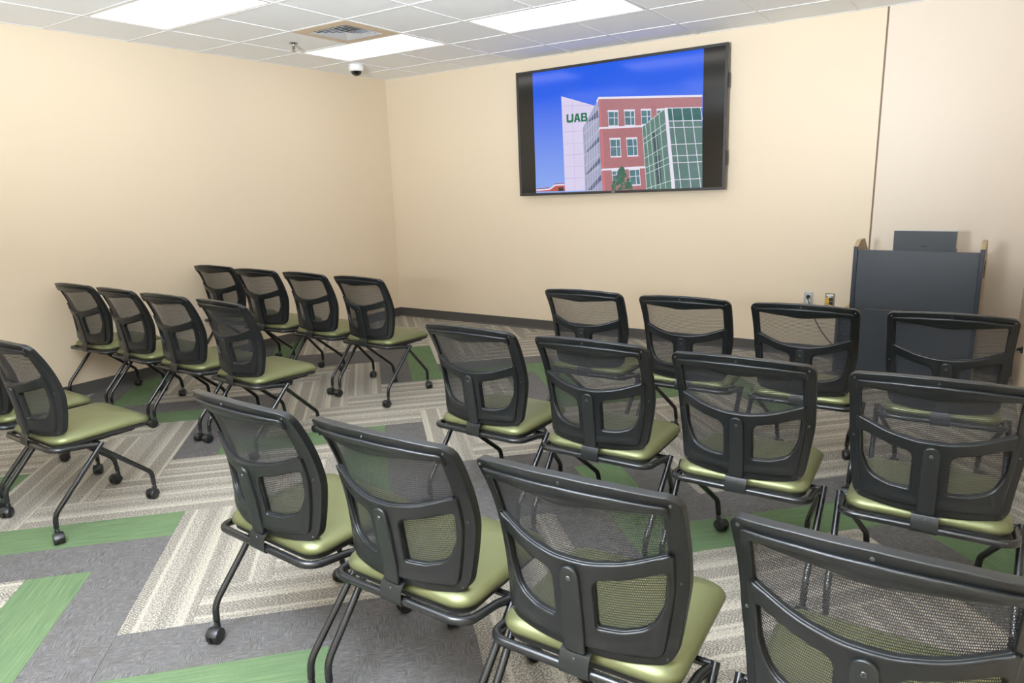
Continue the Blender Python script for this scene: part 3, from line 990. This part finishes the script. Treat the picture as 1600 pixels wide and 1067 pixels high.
picture('letter_a', [[(2.471, Z0), (2.492, Z1), (2.519, Z1), (2.542, Z0), (2.520, Z0), (2.5055, Z1 - 0.022), (2.492, Z0)], bar(2.486, 2.526, Z0 + 0.018, Z0 + 0.033)], GRN, pic)
picture('letter_b', [bar(2.547, 2.547 + TK, Z0, Z1), bar(2.560, 2.602, Z1 - 0.016, Z1), bar(2.560, 2.600, Z0 + 0.032, Z0 + 0.047), bar(2.560, 2.604, Z0, Z0 + 0.016),
        [(2.596, Z1), (2.610, Z1 - 0.008), (2.610, Z0 + 0.046), (2.598, Z0 + 0.036), (2.592, Z0 + 0.045), (2.592, Z1 - 0.010)], [(2.598, Z0 + 0.047), (2.615, Z0 + 0.036), (2.615, Z0 + 0.010), (2.603, Z0), (2.594, Z0 + 0.010), (2.594, Z0 + 0.038)]], GRN, pic)
picture('brick_wall', [[(2.731, 2.262), (3.709, 2.195), (3.712, 2.10), (3.72, 1.427), (2.773, 1.426), (2.751, 1.725)]], mat_screen('picture_brick', (168, 92, 100), (186, 112, 118), 1.4, bricks=True), pic)
picture('brick_edge', [[(2.731, 2.258), (2.748, 2.255), (2.765, 2.0), (2.750, 2.0)], [(2.750, 1.985), (2.772, 1.985), (2.79, 1.64), (2.765, 1.62)], [(2.764, 1.61), (2.79, 1.61), (2.80, 1.427), (2.772, 1.427)]], mat_screen('picture_brick_light', (206, 118, 124), emit=1.4), pic)
picture('cornice', [[(2.708, 2.246), (2.731, 2.280), (3.709, 2.209), (3.710, 2.192), (2.733, 2.260), (2.718, 2.224)], [(2.727, 1.985), (2.741, 2.011), (3.179, 1.999), (3.174, 1.982), (2.750, 1.994)], [(2.755, 1.608), (2.766, 1.633), (3.196, 1.641), (3.198, 1.622), (2.773, 1.616)]], WHITE, pic)
WINS = [[(2.829, 2.148), (2.927, 2.140), (2.932, 2.007), (2.835, 2.014)], [(2.991, 2.141), (3.088, 2.133), (3.094, 2.002), (2.999, 2.008)],
        [(3.154, 2.133), (3.244, 2.126), (3.249, 2.000), (3.161, 2.003)], [(3.304, 2.121), (3.362, 2.119), (3.366, 2.0), (3.310, 2.0)],
        [(2.847, 1.900), (2.949, 1.896), (2.958, 1.735), (2.857, 1.738)], [(3.014, 1.894), (3.113, 1.890), (3.126, 1.735), (3.026, 1.738)],
        [(3.042, 1.618), (3.141, 1.620), (3.154, 1.476), (3.054, 1.473)], [(2.868, 1.614), (2.939, 1.616), (2.945, 1.521), (2.876, 1.518)]]
GL = mat_screen('picture_window_glass', (34, 84, 104), (112, 156, 164), 1.4, grain=22)
frm, pan, mul = [], [], []
def lerp(a, b, t): return (a[0] + (b[0] - a[0]) * t, a[1] + (b[1] - a[1]) * t)
for w_ in WINS:
    tl, tr, brr, bl = w_
    mul += [strip(lerp(tl, tr, 0.62), lerp(bl, brr, 0.62), 0.006), strip(lerp(tl, bl, 0.45), lerp(tr, brr, 0.45), 0.005), strip(tl, bl, 0.004), strip(tr, brr, 0.006)]
    frm += [strip((tl[0] - 0.005, tl[1]), (tr[0] + 0.005, tr[1]), 0.016), strip((bl[0] - 0.003, bl[1]), (brr[0] + 0.005, brr[1]), 0.012)]
for w_ in WINS:
    picture('window_pane', [w_], GL, pic)
    layer[0] -= 1
layer[0] += 1
picture('window_bar', mul + frm, WHITE, pic)
picture('curtain_wall_left', [[(3.374, 2.121), (3.166, 1.986), (3.216, 1.427), (3.470, 1.427)]], mat_screen('picture_glass_left', (86, 122, 112), (116, 146, 140), 1.4, grain=12), pic)
picture('curtain_wall_right', [[(3.398, 2.128), (3.712, 2.109), (3.733, 1.424), (3.486, 1.425)]], mat_screen('picture_glass_right', (84, 118, 116), (110, 142, 138), 1.4, grain=7), pic)
picture('curtain_wall_top', [[(3.405, 2.122), (3.712, 2.107), (3.715, 2.002), (3.414, 2.016)]], mat_screen('picture_glass_top', (40, 96, 96), (64, 116, 112), 1.4, grain=16), pic)
picture('dark_spandrel', [[(3.262, 1.92), (3.30, 1.945), (3.33, 1.76), (3.29, 1.74)], [(3.29, 1.72), (3.335, 1.735), (3.36, 1.48), (3.315, 1.47)]], mat_screen('picture_glass_dark', (56, 76, 88), (84, 100, 110), 1.4, grain=20), pic)  # dark spandrel column of the glass front
ML = [[(3.414, 2.016), (3.714, 2.0)], [(3.42, 1.961), (3.716, 1.946)], [(3.438, 1.816), (3.72, 1.81)], [(3.45, 1.718), (3.723, 1.714)], [(3.459, 1.658), (3.725, 1.657)], [(3.474, 1.511), (3.719, 1.515)],
      [(3.442, 2.122), (3.541, 1.429)], [(3.53, 2.119), (3.633, 1.427)], [(3.614, 2.114), (3.72, 1.427)], [(3.697, 2.108), (3.715, 2.005)], [(3.398, 2.126), (3.712, 2.107)]]
picture('mullion_right', [strip(a, b, 0.006) for a, b in ML], WHITE, pic)
ML = [[(3.174, 1.876), (3.385, 2.0)], [(3.179, 1.832), (3.391, 1.948)], [(3.19, 1.708), (3.403, 1.812)], [(3.201, 1.624), (3.42, 1.709)], [(3.205, 1.571), (3.426, 1.653)], [(3.216, 1.441), (3.449, 1.506)],
      [(3.197, 2.006), (3.261, 1.43)], [(3.237, 2.032), (3.303, 1.434)], [(3.278, 2.058), (3.349, 1.433)], [(3.323, 2.088), (3.4, 1.432)], [(3.166, 1.986), (3.374, 2.121)], [(3.166, 1.986), (3.216, 1.43)]]
picture('mullion_left', [strip(a, b, 0.005) for a, b in ML], mat_screen('picture_mullion', (206, 224, 226), emit=1.4), pic)
picture('corner_column', [[(3.372, 2.130), (3.400, 2.130), (3.488, 1.427), (3.454, 1.427)]], WHITE, pic)
rt = random.Random(3)
tree = []
for k in range(150):
    zz = rt.random()
    cx = 2.965 + rt.uniform(-1, 1) * 0.115 * (1 - zz) ** 0.7; cz = 1.435 + zz * 0.20
    s_ = rt.uniform(0.008, 0.02)
    n_ = 7
    tree.append([(cx + math.cos(2 * math.pi * i / n_) * s_ * rt.uniform(0.6, 1.1), max(1.431, cz + math.sin(2 * math.pi * i / n_) * s_ * rt.uniform(0.6, 1.1))) for i in range(n_)])
picture('tree', tree, mat_screen('picture_tree', (52, 92, 80), (98, 134, 112), 1.4, grain=70), pic)
picture('small_building', [[(2.032, 1.437), (2.04, 1.448), (2.193, 1.455), (2.249, 1.492), (2.360, 1.497), (2.366, 1.437)]], mat_screen('picture_small_brick', (178, 78, 72), (196, 96, 86), 1.4, grain=30), pic)
picture('small_roof', [strip((2.036, 1.452), (2.193, 1.459), 0.014), strip((2.193, 1.459), (2.249, 1.493), 0.014), strip((2.249, 1.495), (2.360, 1.499), 0.014)], WHITE, pic)
picture('small_roof_edge', [strip((2.036, 1.464), (2.190, 1.471), 0.008), strip((2.245, 1.506), (2.360, 1.510), 0.008)], mat_screen('picture_roof_red', (150, 52, 60), emit=1.4), pic)
picture('small_window', [[(2.29, 1.437), (2.29, 1.470), (2.345, 1.472), (2.350, 1.437)]], mat_screen('picture_dark', (60, 52, 50), emit=1.4), pic)
m = MB()
for k in range(3):
    m.box(-0.018 + k * 0.012, -0.009 + k * 0.012, -0.0535, -0.0525, -hh + 0.008, -hh + 0.015)
m.obj('maker_mark', M_ALU, tv)

# ------------------------------------------------------------------ lectern and laptop
LX, LY = 5.440, -0.80
lec = tag(empty('lectern', (LX, LY, 0), math.radians(-2.6)), 'black laminate lectern cabinet with tan side panels in the right corner', 'lectern')
LW = 0.384
MB().box(-LW + 0.026, LW - 0.026, 0.0, 0.020, 0.580, 0.992, ch=0.002).obj('front_panel', M_LAM, lec)
MB().box(-LW + 0.026, LW - 0.026, 0.006, 0.024, 0.06, 0.575, ch=0.002).obj('lower_panel', M_LAM, lec)
def side_prof():
    pts = [(-0.012, 0.0), (0.50, 0.0), (0.50, 0.90), (0.24, 1.055), (0.085, 1.055), (-0.012, 1.020)]
    return fillet(pts, [0.004, 0.004, 0.02, 0.05, 0.02, 0.015], 4)
for s in (-1, 1):
    pr = side_prof()
    xa, xb = (LW - 0.026, LW) if s > 0 else (-LW, -LW + 0.026)
    m = MB().loft([[(xa, p.x, p.y) for p in pr], [(xb, p.x, p.y) for p in pr]])
    sp = m.obj('side_panel', M_WOOD, lec)
    MB().box(xa - 0.0006, xb + 0.0006, -0.0150, -0.004, 0.0, 1.016, ch=0.003).obj('edge_strip', M_LAM_EDGE, sp)
MB().box(LW, LW + 0.004, 0.10, 0.19, 0.82, 0.93).obj('handle_plate', M_BLACK, lec)
MB().box(-LW + 0.026, LW - 0.026, 0.02, 0.49, 0.925, 0.945).obj('desktop', M_LAM, lec)
MB().box(-LW + 0.026, LW - 0.026, 0.03, 0.48, 0.04, 0.06).obj('bottom_shelf', M_LAM, lec)
MB().box(-LW + 0.01, LW - 0.01, 0.03, 0.48, 0.0, 0.04).obj('plinth', M_BLACK, lec)
# fold-down side shelf on the left, hinged at the side panel
m = MB().add([(-LW - 0.001, 0.10, 0.600), (-LW - 0.001, 0.46, 0.600), (-LW - 0.100, 0.46, 0.520), (-LW - 0.100, 0.10, 0.520), (-LW - 0.001, 0.10, 0.585), (-LW - 0.001, 0.46, 0.585), (-LW - 0.094, 0.46, 0.506), (-LW - 0.094, 0.10, 0.506)],
             [(0, 1, 2, 3), (7, 6, 5, 4), (0, 3, 7, 4), (1, 5, 6, 2), (3, 2, 6, 7), (0, 4, 5, 1)])
m.obj('shelf_slope', M_WOOD, lec)
MB().box(-LW - 0.106, -LW - 0.084, 0.10, 0.46, 0.06, 0.512, ch=0.002).obj('folding_shelf', M_LAM, lec)
MB().box(-LW - 0.086, -LW - 0.004, 0.12, 0.14, 0.08, 0.50).obj('shelf_support', M_LAM_EDGE, lec)
MB().lathe([(0.008, 0.0), (0.008, -0.006), (0.003, -0.008)], (-LW - 0.03, 0.118, 0.535), 'y', 10).obj('hinge', M_SCREW, lec, True, sharp=40)
MB().lathe([(0.007, 0.0), (0.010, -0.003), (0.010, -0.005), (0.004, -0.006)], (-LW - 0.04, 0.118, 0.36), 'y', 10).obj('knob', M_SCREW, lec, True, sharp=40)

lap = tag(empty('laptop', (5.466, -0.50, 0.947), math.radians(-2.0)), 'open dark grey laptop seen from behind on top of the lectern', 'laptop')
MB().box(-0.188, 0.188, 0.0, 0.25, 0.0, 0.016, ch=0.003).obj('base', M_LAPTOP, lap)
lid = MB().box(-0.192, 0.192, -0.004, 0.003, 0.012, 0.162, ch=0.002).obj('lid', M_LAPTOP, lap)
lid.rotation_euler = (math.radians(6), 0, 0)
MB().box(-0.192, 0.192, -0.0045, 0.0035, 0.161, 0.1655).obj('lid_edge', M_ALU, lid)
m = MB()
for k in range(3):
    m.box(-0.014 + k * 0.010, -0.006 + k * 0.010, -0.0046, -0.004, 0.050, 0.058)
m.obj('maker_mark', M_BLACK, lid)

# ------------------------------------------------------------------ outlets and cords
e = tag(empty('wall_outlet', (4.637, 0.0, 0.498)), 'steel wall outlet plate with a black plug, left of the connector plate', 'outlet')
MB().box(-0.0355, 0.0355, -0.006, 0.0, -0.058, 0.058, ch=0.002).obj('plate', M_STEEL, e)
MB().lathe([(0.0165, 0.0), (0.0165, -0.003), (0.004, -0.0032)], (0, -0.006, -0.022), 'y', 18).obj('receptacle', M_WHITE, e, True, sharp=40)
MB().lathe([(0.0165, 0.0), (0.0165, -0.003), (0.004, -0.0032)], (0, -0.006, 0.022), 'y', 18).obj('receptacle', M_WHITE, e, True, sharp=40)
cd = tag(empty('power_cord', (4.637, -0.010, 0.505)), 'black power cord running from the steel outlet to the lectern', 'cord')
MB().lathe([(0.006, -0.040), (0.012, -0.034), (0.015, -0.012), (0.016, 0.0)], (0, 0, 0.012), 'y', 14).obj('plug', M_BLACK, cd, True, sharp=40)
pth = []
A = [Vector((0.0, -0.036, 0.012)), Vector((0.06, -0.10, -0.16)), Vector((0.19, -0.22, -0.33)), Vector((0.36, -0.28, -0.40))]
for i in range(25):
    t = i / 24
    pth.append(A[0] * (1 - t) ** 3 + A[1] * 3 * t * (1 - t) ** 2 + A[2] * 3 * t * t * (1 - t) + A[3] * t ** 3)
MB().tube(pth, 0.0042, 8).obj('cable', M_BLACK, cd, True)
e = tag(empty('connector_plate', (4.804, 0.0, 0.494)), 'nickel wall plate with yellow and black jacks beside the outlet', 'wall plate')
MB().box(-0.0365, 0.0365, -0.006, 0.0, -0.058, 0.058, ch=0.002).obj('plate', M_BRONZE, e)
MB().box(-0.026, 0.026, -0.0068, -0.006, 0.036, 0.050).obj('title_strip', M_WHITE, e)
MB().box(-0.016, 0.010, -0.0068, -0.006, 0.024, 0.032).obj('title_strip', M_WHITE, e)
for (x, z, mt) in ((-0.018, 0.006, M_YELLOW), (-0.018, -0.024, M_YELLOW), (0.010, 0.008, M_BLACK), (0.010, -0.024, M_BLACK)):
    w_ = 0.012 if mt is M_YELLOW else 0.015
    j = MB().box(x - w_, x + w_, -0.012, -0.006, z - 0.012, z + 0.012, ch=0.0015).obj('jack', mt, e)
    MB().box(x - 0.006, x + 0.006, -0.0126, -0.012, z - 0.004, z + 0.004).obj('socket', M_BLACK, j)
MB().lathe([(0.007, 0.0), (0.007, -0.006), (0.003, -0.007)], (-0.018, -0.006, -0.048), 'y', 12).obj('jack', M_RED, e, True, sharp=40)
MB().lathe([(0.007, 0.0), (0.007, -0.006), (0.003, -0.007)], (0.004, -0.006, -0.046), 'y', 12).obj('jack', M_WHITE, e, True, sharp=40)
c2 = tag(empty('charging_cable', (RX, -0.72, 0.36)), 'short black cord along the right wall at the photo edge', 'cord')
MB().box(-0.012, 0.0, -0.02, 0.02, -0.02, 0.02, ch=0.002).obj('plug', M_BLACK, c2)
MB().tube([(-0.008, 0.0, 0.0), (-0.010, 0.05, -0.006), (-0.010, 0.22, -0.044), (-0.010, 0.30, -0.062), (-0.010, 0.37, -0.084)], [0.007, 0.011, 0.011, 0.009, 0.004], 10).obj('cable', M_BLACK, c2, True)
